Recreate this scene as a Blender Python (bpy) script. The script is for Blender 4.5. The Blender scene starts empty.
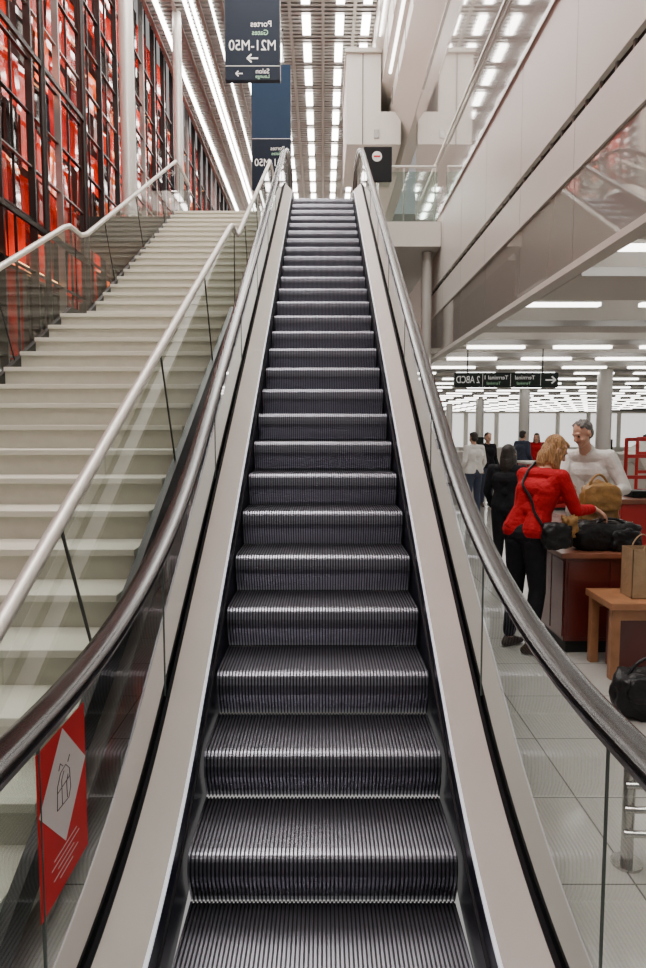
import bpy, bmesh, math, random
import numpy as np
from mathutils import Vector, Matrix
from mathutils import noise as NZ
from mathutils.bvhtree import BVHTree
random.seed(11)
SC = bpy.context.scene
COL = SC.collection

# ------------------------------------------------------------------ materials
def mat(name, col, rough=0.5, metal=0.0, emit=None, es=0.0, coat=0.0, noise=None, spec=0.5, bump=None, enoise=None):
    m = bpy.data.materials.new(name); m.use_nodes = True
    nt = m.node_tree; b = nt.nodes['Principled BSDF']
    b.inputs['Base Color'].default_value = (*col, 1)
    b.inputs['Roughness'].default_value = rough
    b.inputs['Metallic'].default_value = metal
    b.inputs['Specular IOR Level'].default_value = spec
    b.inputs['Coat Weight'].default_value = coat
    b.inputs['Coat Roughness'].default_value = 0.03
    if emit:
        b.inputs['Emission Color'].default_value = (*emit, 1)
        b.inputs['Emission Strength'].default_value = es
    def tcoord(st):
        tc = nt.nodes.new('ShaderNodeTexCoord'); mp = nt.nodes.new('ShaderNodeMapping')
        mp.inputs['Scale'].default_value = st if isinstance(st, tuple) else (1, 1, st)
        nt.links.new(tc.outputs['Object'], mp.inputs['Vector']); return mp.outputs['Vector']
    def ramp(scale, st, c0, c1, p0=0.3, p1=0.7):
        n = nt.nodes.new('ShaderNodeTexNoise')
        n.inputs['Scale'].default_value = scale; n.inputs['Detail'].default_value = 5
        nt.links.new(tcoord(st), n.inputs['Vector'])
        r = nt.nodes.new('ShaderNodeValToRGB')
        r.color_ramp.elements[0].position = p0; r.color_ramp.elements[1].position = p1
        r.color_ramp.elements[0].color = (*c0, 1); r.color_ramp.elements[1].color = (*c1, 1)
        nt.links.new(n.outputs['Fac'], r.inputs['Fac']); return r.outputs['Color']
    if noise:
        scale, amt = noise[:2]
        o = ramp(scale, noise[2] if len(noise) > 2 else 1, [max(0, c*(1-amt)) for c in col], [min(1, c*(1+amt)) for c in col])
        nt.links.new(o, b.inputs['Base Color'])
    if enoise:
        o = ramp(enoise[0], enoise[1], [c*0.06 for c in emit], emit, 0.42, 0.66)
        nt.links.new(o, b.inputs['Emission Color'])
    if bump:
        scale, st = bump[:2]
        n = nt.nodes.new('ShaderNodeTexNoise')
        n.inputs['Scale'].default_value = scale
        nt.links.new(tcoord(bump[2] if len(bump) > 2 else 1), n.inputs['Vector'])
        bp = nt.nodes.new('ShaderNodeBump'); bp.inputs['Strength'].default_value = st; bp.inputs['Distance'].default_value = 0.02
        nt.links.new(n.outputs['Fac'], bp.inputs['Height']); nt.links.new(bp.outputs['Normal'], b.inputs['Normal'])
    return m

def glass_mat(name, tint, refl=0.05, graz=0.8, pw=4.0, rough=0.02):
    m = bpy.data.materials.new(name); m.use_nodes = True
    nt = m.node_tree; nt.nodes.clear()
    o = nt.nodes.new('ShaderNodeOutputMaterial'); mx = nt.nodes.new('ShaderNodeMixShader')
    t = nt.nodes.new('ShaderNodeBsdfTransparent'); g = nt.nodes.new('ShaderNodeBsdfGlossy')
    t.inputs['Color'].default_value = (*tint, 1); g.inputs['Roughness'].default_value = rough
    lw = nt.nodes.new('ShaderNodeLayerWeight'); lw.inputs['Blend'].default_value = 0.5
    p = nt.nodes.new('ShaderNodeMath'); p.operation = 'POWER'; p.inputs[1].default_value = pw
    a = nt.nodes.new('ShaderNodeMath'); a.operation = 'MULTIPLY_ADD'; a.inputs[1].default_value = graz; a.inputs[2].default_value = refl
    nt.links.new(lw.outputs['Facing'], p.inputs[0]); nt.links.new(p.outputs[0], a.inputs[0])
    nt.links.new(a.outputs[0], mx.inputs[0]); nt.links.new(t.outputs[0], mx.inputs[1]); nt.links.new(g.outputs[0], mx.inputs[2])
    nt.links.new(mx.outputs[0], o.inputs['Surface'])
    return m

def tile_mat(name, c1, c2, grout, scale, rough=0.25):
    m = mat(name, c1, rough); nt = m.node_tree; b = nt.nodes['Principled BSDF']
    tc = nt.nodes.new('ShaderNodeTexCoord'); br = nt.nodes.new('ShaderNodeTexBrick')
    br.offset = 0.0; br.inputs['Scale'].default_value = 1.0
    br.inputs['Brick Width'].default_value = scale; br.inputs['Row Height'].default_value = scale
    br.inputs['Mortar Size'].default_value = 0.004
    br.inputs['Color1'].default_value = (*c1, 1); br.inputs['Color2'].default_value = (*c2, 1); br.inputs['Mortar'].default_value = (*grout, 1)
    nt.links.new(tc.outputs['Object'], br.inputs['Vector'])
    n = nt.nodes.new('ShaderNodeTexNoise'); n.inputs['Scale'].default_value = 60; n.inputs['Detail'].default_value = 6
    nt.links.new(tc.outputs['Object'], n.inputs['Vector'])
    mx = nt.nodes.new('ShaderNodeMixRGB'); mx.blend_type = 'MULTIPLY'; mx.inputs[0].default_value = 0.25
    nt.links.new(br.outputs['Color'], mx.inputs[1]); nt.links.new(n.outputs['Color'], mx.inputs[2])
    nt.links.new(mx.outputs[0], b.inputs['Base Color'])
    return m

M = {}
M['step'] = mat('step_aluminium', (0.25, 0.245, 0.285), 0.31, 0.9)
M['stepgroove'] = mat('step_groove_black', (0.030, 0.029, 0.036), 0.45, 0.6)
M['skirt'] = mat('skirt_dark_metal', (0.008, 0.010, 0.022), 0.38, 0.0, spec=0.35)
M['brush'] = mat('brush_black', (0.008, 0.008, 0.012), 0.9)
M['edge'] = mat('edge_trim_painted_highlight', (0.88, 0.90, 0.98), 0.3, 0.2, emit=(0.85, 0.9, 1.0), es=0.45)  # weak emission paints a bright highlight line along the trim; no lamp in it
M['deck'] = mat('deck_champagne_metal', (0.62, 0.595, 0.555), 0.42, 0.25, noise=(3, 0.03))
M['deck2'] = mat('outer_deck_metal', (0.36, 0.35, 0.33), 0.35, 0.5)
M['gasket'] = mat('gasket_black', (0.006, 0.006, 0.008), 0.6, spec=0.2)
M['rubber'] = mat('handrail_rubber', (0.007, 0.005, 0.005), 0.2, 0.0, spec=0.45)
M['track'] = mat('handrail_track_steel', (0.22, 0.20, 0.19), 0.3, 1.0)
M['glass'] = glass_mat('balustrade_glass', (0.88, 0.92, 0.90), 0.05, 0.65, 3.5)
M['glass2'] = glass_mat('stair_glass', (0.80, 0.88, 0.85), 0.07, 0.6, 3.5)
M['gedge'] = mat('glass_edge', (0.08, 0.11, 0.10), 0.2)
M['stair'] = mat('stair_stone', (0.52, 0.50, 0.42), 0.5, noise=(14, 0.05))
M['stairnose'] = mat('stair_nosing_stone', (0.66, 0.64, 0.55), 0.45)
M['stringer'] = mat('stringer_dark_steel', (0.02, 0.024, 0.022), 0.4, 0.2)
M['rail'] = mat('satin_steel_rail', (0.66, 0.64, 0.59), 0.38, 0.5)
M['post'] = mat('dark_post', (0.02, 0.02, 0.02), 0.4, 0.2)
M['white'] = mat('white_panel', (0.58, 0.55, 0.50), 0.36)
M['whitegloss'] = mat('white_gloss_panel', (0.34, 0.325, 0.30), 0.05, 0.3, coat=0.9)
M['mirror'] = mat('polished_panel', (0.48, 0.455, 0.41), 0.045, 0.5, coat=0.7)
M['groove'] = mat('groove_black', (0.01, 0.01, 0.01), 0.6)
M['ceilwhite'] = mat('ceiling_white', (0.62, 0.59, 0.54), 0.55)
M['slat'] = mat('ceiling_slat_metal', (0.44, 0.42, 0.40), 0.28, 0.8)
M['ceildark'] = mat('ceiling_plenum_dark', (0.06, 0.055, 0.052), 0.7)
M['lamp'] = mat('strip_lamp', (1, 1, 1), 0.5, emit=(1.0, 0.96, 0.91), es=16)
M['lamp2'] = mat('hall_strip_lamp', (1, 1, 1), 0.5, emit=(1.0, 0.97, 0.93), es=8)
M['warmlamp'] = mat('warm_shelf_lamp', (1, 0.5, 0.3), 0.5, emit=(1.0, 0.42, 0.16), es=7)
M['red'] = mat('red_glass_panel', (0.42, 0.010, 0.004), 0.08, 0.0, emit=(1.0, 0.028, 0.004), es=1.0, coat=0.8, noise=(1.2, 0.6), enoise=(1.6, (1, 1, 0.6)))
M['red2'] = mat('deep_red_panel', (0.22, 0.006, 0.003), 0.06, 0.0, emit=(0.9, 0.02, 0.004), es=0.35, coat=0.9, enoise=(2.5, (1, 1, 1)))
M['orange'] = mat('orange_lit_panel', (0.6, 0.05, 0.01), 0.15, 0.0, emit=(1.0, 0.15, 0.02), es=2.2, coat=0.6, enoise=(2.2, (1, 1, 0.7)))
M['darkglass'] = mat('dark_facade_glass', (0.014, 0.010, 0.009), 0.06, 0.0, coat=0.3)
M['mull'] = mat('mullion_dark_steel', (0.025, 0.021, 0.02), 0.35, 0.4)
M['mull2'] = mat('mullion_grey_steel', (0.28, 0.27, 0.255), 0.35, 0.7)
M['column'] = mat('column_paint', (0.52, 0.50, 0.465), 0.3, 0.2)
M['floor'] = tile_mat('floor_tile', (0.48, 0.465, 0.43), (0.43, 0.42, 0.39), (0.16, 0.15, 0.14), 0.6, 0.10)
M['upper'] = mat('upper_floor_stone', (0.50, 0.47, 0.43), 0.4, noise=(8, 0.06))
M['wall'] = mat('wall_paint', (0.50, 0.475, 0.43), 0.6)
M['signblue'] = mat('sign_navy', (0.006, 0.011, 0.022), 0.6, spec=0.15)
M['signblue2'] = mat('sign_blue', (0.006, 0.022, 0.052), 0.6, spec=0.2)
M['signdark'] = mat('sign_charcoal', (0.010, 0.015, 0.013), 0.5, spec=0.2)
M['signtext'] = mat('sign_text_white', (0.75, 0.75, 0.72), 0.5, emit=(1, 1, 1), es=0.12)
M['signgreen'] = mat('sign_text_green', (0.3, 0.55, 0.35), 0.5, emit=(0.3, 0.6, 0.35), es=0.1)
M['stred'] = mat('sticker_red', (0.60, 0.012, 0.016), 0.45, spec=0.25)
M['stwhite'] = mat('sticker_white', (0.74, 0.69, 0.68), 0.4)
M['stink'] = mat('sticker_ink', (0.06, 0.05, 0.06), 0.5)
M['counter'] = mat('counter_maroon', (0.11, 0.014, 0.010), 0.3, coat=0.3, noise=(4, 0.15))
M['countertop'] = mat('counter_top_wood', (0.24, 0.085, 0.045), 0.35, noise=(5, 0.2))
M['wood'] = mat('bench_wood', (0.34, 0.155, 0.07), 0.4, noise=(9, 0.2))
M['black'] = mat('black_leather', (0.008, 0.008, 0.009), 0.45, bump=(30, 0.4), spec=0.3)
M['brown'] = mat('tan_leather', (0.27, 0.14, 0.035), 0.5, noise=(12, 0.35), bump=(20, 0.5))
M['kraft'] = mat('kraft_paper', (0.34, 0.23, 0.125), 0.7, noise=(10, 0.1), bump=(15, 0.5))
M['steel'] = mat('brushed_steel', (0.55, 0.54, 0.52), 0.25, 1.0)
M['redpaint'] = mat('red_paint', (0.45, 0.016, 0.014), 0.35)
M['skin'] = mat('skin', (0.56, 0.31, 0.21), 0.5)
M['lip'] = mat('lip', (0.42, 0.15, 0.12), 0.45)
M['eye'] = mat('eye_dark', (0.03, 0.02, 0.015), 0.3)
M['hair_blonde'] = mat('hair_blonde', (0.38, 0.20, 0.075), 0.5, noise=(110, 0.65, 0.12), bump=(150, 0.7, 0.12))
M['hair_grey'] = mat('hair_grey', (0.16, 0.15, 0.14), 0.7, noise=(90, 0.6, 0.3), bump=(120, 0.8, 0.3))
M['hair_dark'] = mat('hair_dark', (0.02, 0.014, 0.01), 0.5, bump=(90, 0.5))
M['redcloth'] = mat('red_cardigan', (0.40, 0.006, 0.012), 0.8, bump=(18, 0.8), spec=0.2)
M['blackcloth'] = mat('black_cloth', (0.010, 0.010, 0.012), 0.85, bump=(15, 0.6), spec=0.2)
M['whitecloth'] = mat('white_shirt', (0.70, 0.68, 0.64), 0.75, bump=(14, 0.9))
M['navycloth'] = mat('navy_cloth', (0.03, 0.04, 0.07), 0.8, bump=(14, 0.6))
M['shoe'] = mat('shoe_leather', (0.05, 0.03, 0.02), 0.45)
M['winlit'] = mat('daylit_window', (0.8, 0.8, 0.8), 0.2, emit=(1.0, 0.98, 0.95), es=1.0)

# ------------------------------------------------------------------ mesh accumulator
class MB:
    def __init__(s): s.v = []; s.f = []; s.mi = []; s.mats = []
    def m(s, k):
        if k not in s.mats: s.mats.append(k)
        return s.mats.index(k)
    def add(s, vs, fs, k):
        o = len(s.v); i = s.m(k)
        s.v += [tuple(p) for p in vs]
        for f in fs: s.f.append([o+a for a in f]); s.mi.append(i)
    def box(s, x0, x1, y0, y1, z0, z1, k):
        vs = [(x, y, z) for x in (x0, x1) for y in (y0, y1) for z in (z0, z1)]
        s.add(vs, [(0,1,3,2),(4,6,7,5),(0,4,5,1),(2,3,7,6),(0,2,6,4),(1,5,7,3)], k)
    def obox(s, c, ax, k):
        c = Vector(c); a, b, d = [Vector(q) for q in ax]
        vs = [c + i*a + j*b + l*d for i in (-1,1) for j in (-1,1) for l in (-1,1)]
        s.add(vs, [(0,1,3,2),(4,6,7,5),(0,4,5,1),(2,3,7,6),(0,2,6,4),(1,5,7,3)], k)
    def bar(s, a, b, w, t, k, ref=(0,0,1)):
        a = Vector(a); b = Vector(b); d = (b-a); r = Vector(ref).cross(d)
        if r.length < 1e-6: r = Vector((1,0,0)).cross(d)
        r.normalize(); u = d.normalized().cross(r)
        s.obox((a+b)/2, (d/2, r*w/2, u*t/2), k)
    def sweepf(s, Ys, sec, k, closed=True):
        n = len(sec); vs = []
        for y in Ys:
            for x, fn in sec: vs.append((x, y, fn(y)))
        fs = []
        for i in range(len(Ys)-1):
            for j in range(n if closed else n-1):
                a = i*n+j; b = i*n+(j+1) % n
                fs.append((a, b, b+n, a+n))
        if closed:
            fs.append(tuple(range(n))); fs.append(tuple((len(Ys)-1)*n+j for j in range(n)))
        s.add(vs, fs, k)
    def sweep2(s, path, x0, sec, k):
        n = len(sec); vs = []
        for i, (y, z) in enumerate(path):
            p0 = path[max(0, i-1)]; p1 = path[min(len(path)-1, i+1)]
            t = Vector((p1[0]-p0[0], p1[1]-p0[1])).normalized()
            for dx, dn in sec: vs.append((x0+dx, y - t.y*dn, z + t.x*dn))
        fs = []
        for i in range(len(path)-1):
            for j in range(n):
                a = i*n+j; b = i*n+(j+1) % n
                fs.append((a, b, b+n, a+n))
        fs.append(tuple(range(n))); fs.append(tuple((len(path)-1)*n+j for j in range(n)))
        s.add(vs, fs, k)
    def tube(s, pts, r, k, seg=12, caps=True):
        pts = [Vector(p) for p in pts]; n = len(pts); vs = []
        rr = r if isinstance(r, (list, tuple)) else [r]*n
        up = Vector((0,0,1)); prev = None
        for i, p in enumerate(pts):
            t = (pts[min(n-1, i+1)] - pts[max(0, i-1)]).normalized()
            if prev is None:
                ref = up if abs(t.z) < 0.9 else Vector((1,0,0))
                a = t.cross(ref).normalized()
            else:
                a = (prev - t*prev.dot(t)).normalized()
            prev = a; b = t.cross(a)
            for j in range(seg):
                an = 2*math.pi*j/seg
                vs.append(p + (a*math.cos(an) + b*math.sin(an))*rr[i])
        fs = []
        for i in range(n-1):
            for j in range(seg):
                q = i*seg+j; w = i*seg+(j+1) % seg
                fs.append((q, w, w+seg, q+seg))
        if caps:
            fs.append(tuple(range(seg))); fs.append(tuple((n-1)*seg+j for j in range(seg)))
        s.add(vs, fs, k)
    def obj(s, name, parent=None, smooth=False, bevel=0):
        me = bpy.data.meshes.new(name); me.from_pydata(s.v, [], s.f)
        for k in s.mats: me.materials.append(M[k])
        me.polygons.foreach_set('material_index', s.mi)
        bm = bmesh.new(); bm.from_mesh(me); bmesh.ops.recalc_face_normals(bm, faces=bm.faces[:]); bm.to_mesh(me); bm.free()
        if smooth:
            me.polygons.foreach_set('use_smooth', [True]*len(me.polygons)); me.set_sharp_from_angle(angle=math.radians(40))
        o = bpy.data.objects.new(name, me); COL.objects.link(o)
        if parent: o.parent = parent
        if bevel:
            b = o.modifiers.new('bevel', 'BEVEL'); b.width = bevel; b.segments = 2; b.limit_method = 'ANGLE'
        return o

def grp(name):
    e = bpy.data.objects.new(name, None); e.empty_display_size = 0.2; COL.objects.link(e); return e

def text_mesh(mb, txt, cx, y, cz, size, k, width=None):
    cu = bpy.data.curves.new('t', 'FONT'); cu.body = txt; cu.size = size; cu.align_x = 'CENTER'; cu.align_y = 'CENTER'; cu.extrude = 0.002
    o = bpy.data.objects.new('t', cu); COL.objects.link(o)
    bpy.context.view_layer.update()
    me = bpy.data.meshes.new_from_object(o.evaluated_get(bpy.context.evaluated_depsgraph_get()))
    xs = [v.co.x for v in me.vertices]; sc = 1.0
    if width and xs: sc = width/(max(xs)-min(xs))
    mb.add([(cx - v.co.x*sc, y - v.co.z, cz + v.co.y) for v in me.vertices], [tuple(p.vertices) for p in me.polygons], k)
    bpy.data.objects.remove(o); bpy.data.curves.remove(cu); bpy.data.meshes.remove(me)

def arrow(mb, cx, y, cz, L, k, d=-1):
    t = L*0.07
    mb.box(cx-L/2, cx+L/2, y-0.004, y, cz-t, cz+t, k)
    tip = Vector((cx+d*L/2, y-0.002, cz))
    for sg in (1, -1):
        mb.obox((tip + Vector((-d*L*0.19, 0, sg*L*0.17))), (Vector((-d*L*0.2, 0, sg*L*0.18)), Vector((0, 0.002, 0)), Vector((d*t*0.7, 0, sg*t*0.75))), k)

# ------------------------------------------------------------------ escalator
SL = 0.594; ZB = -1.36; T = 0.349; R = 0.207; Y0 = 2.294; NST = 27; ZT = R*NST
def zf(off, lo, hi, c=0.6):
    ylo = (lo - ZB - off)/SL; yhi = (hi - ZB - off)/SL
    def f(y):
        if y <= ylo-c: return lo
        if y < ylo+c: return lo + SL*(y-ylo+c)**2/(4*c)
        if y <= yhi-c: return ZB+off+SL*y
        if y < yhi+c: return hi - SL*(yhi+c-y)**2/(4*c)
        return hi
    return f
YA, YB = -0.6, 13.0
Ys = [YA + i*(YB-YA)/136 for i in range(137)]
esc = grp('escalator')
def steps_mesh():
    HW = 0.49; NR = 66; p = 2*HW/NR
    xs = []; dp = []
    for i in range(NR):
        x = -HW + i*p
        xs += [x+0.02*p, x+0.56*p, x+0.63*p, x+0.95*p]; dp += [0, 0, 1, 1]
    xs = np.array(xs); dp = np.array(dp, float)
    V = []; F = []; MI = []
    def add_profile(pr, depth=0.007):
        o = len(V); n = len(xs); m = len(pr)
        for i, (y, z) in enumerate(pr):
            a = pr[max(0, i-1)]; b = pr[min(m-1, i+1)]
            t = Vector((b[0]-a[0], b[1]-a[1])).normalized()
            nn = (-t.y, t.x)
            if nn[1] < -0.35 or (abs(nn[1]) <= 0.35 and nn[0] > 0): nn = (-nn[0], -nn[1])
            for j in range(n):
                V.append((xs[j], y - nn[0]*dp[j]*depth, z - nn[1]*dp[j]*depth))
        for i in range(m-1):
            for j in range(n-1):
                F.append((o+i*n+j, o+i*n+j+1, o+(i+1)*n+j+1, o+(i+1)*n+j))
                MI.append(0 if dp[j] == 0 and dp[j+1] == 0 else 1)
    for k in range(NST):
        zt = (k+1)*R; yk = Y0 + k*T
        pr = [(yk+T+0.006, zt), (yk+T*0.5, zt), (yk+0.014, zt)]
        for a in (20, 40, 60, 80, 100):
            ar = math.radians(a); pr.append((yk+0.006-0.030*math.sin(ar)-0.008*(a/100), zt-0.030+0.030*math.cos(ar)))
        ys_, zs_ = pr[-1]; Lz = zs_-k*R
        for t in (0.12, 0.25, 0.4, 0.55, 0.7, 0.85, 1.0):
            pr.append((ys_-0.008*math.sin(math.pi*min(1, t*1.6))*(1 if t < 0.62 else 0)+0.055*t**1.8, zs_-Lz*t))
        add_profile(pr)
    for k in range(3):
        ye = Y0 - k*T
        add_profile([(ye+0.01, 0.004), (ye-T/2, 0.004), (ye-T+0.006, 0.004), (ye-T+0.003, -0.02)])
    for k in range(2):
        ys = Y0 + (NST+k)*T
        add_profile([(ys+T, ZT), (ys+T/2, ZT), (ys+0.004, ZT), (ys+0.002, ZT-0.02)])
    me = bpy.data.meshes.new('steps'); me.from_pydata(V, [], F)
    me.materials.append(M['step']); me.materials.append(M['stepgroove'])
    me.polygons.foreach_set('material_index', MI)
    o = bpy.data.objects.new('steps', me); COL.objects.link(o); o.parent = esc
steps_mesh()

for sg, nm in ((-1, 'left'), (1, 'right')):
    skt = zf(0.39, 0.18, ZT+0.18); skb = zf(-0.10, -0.05, ZT-0.4)
    nos = zf(0.26, 0.06, ZT+0.05)
    b = MB()
    b.sweepf(Ys, [(sg*0.500, skt), (sg*0.520, skt), (sg*0.520, skb), (sg*0.500, skb)], 'skirt')
    b.sweepf(Ys, [(sg*0.493, lambda y: nos(y)+0.012), (sg*0.4999, lambda y: nos(y)+0.022), (sg*0.4999, lambda y: nos(y)-0.012), (sg*0.493, lambda y: nos(y)-0.002)], 'brush')
    b.obj('skirt_panel_'+nm, esc)
    dk = zf(0.41, 0.20, ZT+0.20); dk2 = zf(0.52, 0.31, ZT+0.31)
    b = MB()
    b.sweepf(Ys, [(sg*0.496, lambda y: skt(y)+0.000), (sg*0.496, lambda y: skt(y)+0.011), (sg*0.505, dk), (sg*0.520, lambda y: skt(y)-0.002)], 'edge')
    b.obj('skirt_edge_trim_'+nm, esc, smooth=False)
    b = MB()
    b.sweepf(Ys, [(sg*0.505, dk), (sg*0.610, dk2), (sg*0.610, lambda y: dk2(y)-0.03), (sg*0.5205, lambda y: dk(y)-0.04)], 'deck')
    b.obj('inner_deck_'+nm, esc)
    b = MB()
    b.sweepf(Ys, [(sg*0.610, lambda y: dk2(y)+0.006), (sg*0.621, lambda y: dk2(y)+0.018), (sg*0.621, lambda y: dk2(y)-0.05), (sg*0.610, lambda y: dk2(y)-0.05)], 'gasket')
    b.sweepf(Ys, [(sg*0.634, lambda y: dk2(y)+0.018), (sg*0.646, lambda y: dk2(y)+0.006), (sg*0.646, lambda y: dk2(y)-0.05), (sg*0.634, lambda y: dk2(y)-0.05)], 'gasket')
    b.obj('glass_gasket_'+nm, esc)
    b = MB()
    b.sweepf(Ys, [(sg*0.646, dk2), (sg*0.720, lambda y: dk2(y)-0.01), (sg*0.720, lambda y: dk2(y)-0.05), (sg*0.646, lambda y: dk2(y)-0.05)], 'deck2')
    tr = lambda y: max(-0.0, zf(-0.85, -0.9, ZT-1.3)(y))
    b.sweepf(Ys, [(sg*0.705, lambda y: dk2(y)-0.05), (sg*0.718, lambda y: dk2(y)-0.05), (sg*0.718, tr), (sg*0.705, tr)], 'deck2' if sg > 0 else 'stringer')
    b.obj('outer_cladding_'+nm, esc)
    hz = zf(1.03, 1.10, ZT+1.10, 1.0)
    path = []
    r0 = 0.38
    path += [(-0.1, 1.10-2*r0), (-0.35, 1.10-2*r0)]
    for i in range(17):
        a = -math.pi/2 - math.pi*i/16
        path.append((YA + r0*math.cos(a), 1.10-r0 + r0*math.sin(a)))
    path += [(y, hz(y)) for y in Ys[1:-1]]
    for i in range(17):
        a = math.pi/2 - math.pi*i/16
        path.append((YB + r0*math.cos(a), ZT+1.10-r0 + r0*math.sin(a)))
    path += [(YB-0.3, ZT+1.10-2*r0)]
    sec = []
    for i in range(14):
        a = 2*math.pi*i/14
        cx, sx = math.cos(a), math.sin(a)
        sec.append((0.040*math.copysign(abs(cx)**0.75, cx), 0.019*math.copysign(abs(sx)**0.75, sx)))
    b = MB(); b.sweep2(path, sg*0.628, sec, 'rubber'); b.obj('handrail_'+nm, esc, smooth=True)
    b = MB(); b.sweep2(path, sg*0.628, [(-0.022, -0.016), (0.022, -0.016), (0.016, -0.045), (-0.016, -0.045)], 'track')
    b.obj('handrail_track_'+nm, esc)
    b = MB(); j = [YA, 0.25, 1.40, 2.55, 3.85, 5.15, 6.45, 7.75, 9.05, 10.35, 11.65, YB]
    for a, c in zip(j[:-1], j[1:]):
        yy = [a+0.004 + (c-a-0.008)*i/12 for i in range(13)]
        b.sweepf(yy, [(sg*0.628, lambda y: dk2(y)-0.04), (sg*0.628, lambda y: hz(y)-0.02)], 'glass', closed=False)
    for (yc, zc, s2) in ((YA, 1.10-r0, -1), (YB, ZT+1.10-r0, 1)):
        vs = [(sg*0.628, yc, zc)] + [(sg*0.628, yc + s2*(r0-0.02)*math.sin(math.pi*i/16), zc + (r0-0.02)*math.cos(math.pi*i/16)) for i in range(17)]
        b.add(vs, [(0, i, i+1) for i in range(1, 17)], 'glass')
    b.obj('balustrade_glass_'+nm, esc)
    b = MB()
    for y in j[1:-1]:
        b.box(sg*0.628-0.003, sg*0.628+0.003, y-0.003, y+0.003, dk2(y)+0.01, hz(y)-0.04, 'gedge')
    b.obj('glass_joints_'+nm, esc)
b = MB()
b.box(-0.50, 0.50, -0.7, Y0-3*T, -0.01, 0.006, 'track')
for i in range(40): b.box(-0.48+i*0.0245, -0.47+i*0.0245, Y0-3*T-0.15, Y0-3*T+0.03, 0.006, 0.012, 'deck2')
b.box(-0.50, 0.50, Y0+(NST+2)*T, YB+0.6, ZT-0.01, ZT+0.006, 'track')
b.obj('comb_plates', esc)
b = MB()
trz = zf(-0.85, -0.9, ZT-1.3)
yy = [y for y in Ys if trz(y) > 0.0]
b.sweepf(yy, [(-0.704, trz), (0.704, trz), (0.704, lambda y: trz(y)+0.03), (-0.704, lambda y: trz(y)+0.03)], 'deck2')
b.obj('truss_underside', esc)

# sticker on the glass
st = grp('safety_sticker')
b = MB(); X = -0.6265; ya, yb, za, zb = 1.385, 1.675, 0.64, 1.03
b.box(X-0.001, X, ya, yb, za, zb, 'stred'); b.obj('red_field', st)
b = MB(); cy = (ya+yb)/2; cz = 0.885; h = 0.142
b.add([(X+0.001, cy-h, cz), (X+0.001, cy, cz-h), (X+0.001, cy+h, cz), (X+0.001, cy, cz+h)], [(0,1,2,3)], 'stwhite'); b.obj('white_diamond', st)
b = MB()
def ln(pts, w=0.0010):
    b.tube([(X+0.0015, cy+q[0], cz+q[1]) for q in pts], w, 'stink', 6)
ln([(-.045,-.04),(-.04,.015),(-.02,.04),(.012,.045),(.034,.025),(.038,-.025),(.025,-.045),(-.045,-.04)])
ln([(-.015,-.04),(-.015,.02),(.0,.035)]); ln([(.016,-.04),(.014,.0),(.024,.015)]); ln([(-.03,.05),(-.02,.063),(-.005,.05)]); ln([(.025,.045),(.038,.058)]); ln([(-.04,.0),(.036,.005)])
b.obj('pictogram', st)
b = MB()
for i, L in enumerate((0.14, 0.17, 0.10, 0.15, 0.08)):
    b.box(X+0.0005, X+0.0012, cy-L/2, cy+L/2, 0.735-i*0.015, 0.737-i*0.015, 'stwhite')
b.obj('caption_lines', st)

# ------------------------------------------------------------------ staircase
sta = grp('staircase')
XL, XR = -2.65, -0.95
LZ = 2.9; n1 = 18; ys1 = 1.54; ye1 = 7.04; n2 = 17; ys2 = 7.5; ye2 = 12.3
b = MB()
def flight(n, ya, yb, za, zb):
    t = (yb-ya)/n; r = (zb-za)/n
    for i in range(n):
        y = ya+i*t; z = za+(i+1)*r
        b.box(XL+0.02, XR-0.02, y, y+t+0.03, z-r-0.02 if i else z-r, z-0.035, 'stair')
        b.box(XL+0.02, XR-0.02, y-0.022, y+t+0.03 if i < n-1 else y+t, z-0.035, z, 'stairnose')
flight(n1, ys1, ye1, 0, LZ); flight(n2, ys2, ye2, LZ, ZT)
b.box(XL+0.02, XR-0.02, ye1, ys2+0.03, LZ-0.2, LZ, 'stairnose')
b.obj('treads_and_risers', sta, bevel=0.004)
s1 = LZ/(ye1-ys1); s2 = (ZT-LZ)/(ye2-ys2)
def noz(y):
    if y < ys1: return 0.0
    if y < ye1: return (y-ys1)*s1
    if y < ys2: return LZ
    if y < ye2: return LZ+(y-ys2)*s2
    return ZT
ysr = [ys1-0.05, ys1, ye1, ys2, ye2]
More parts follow.
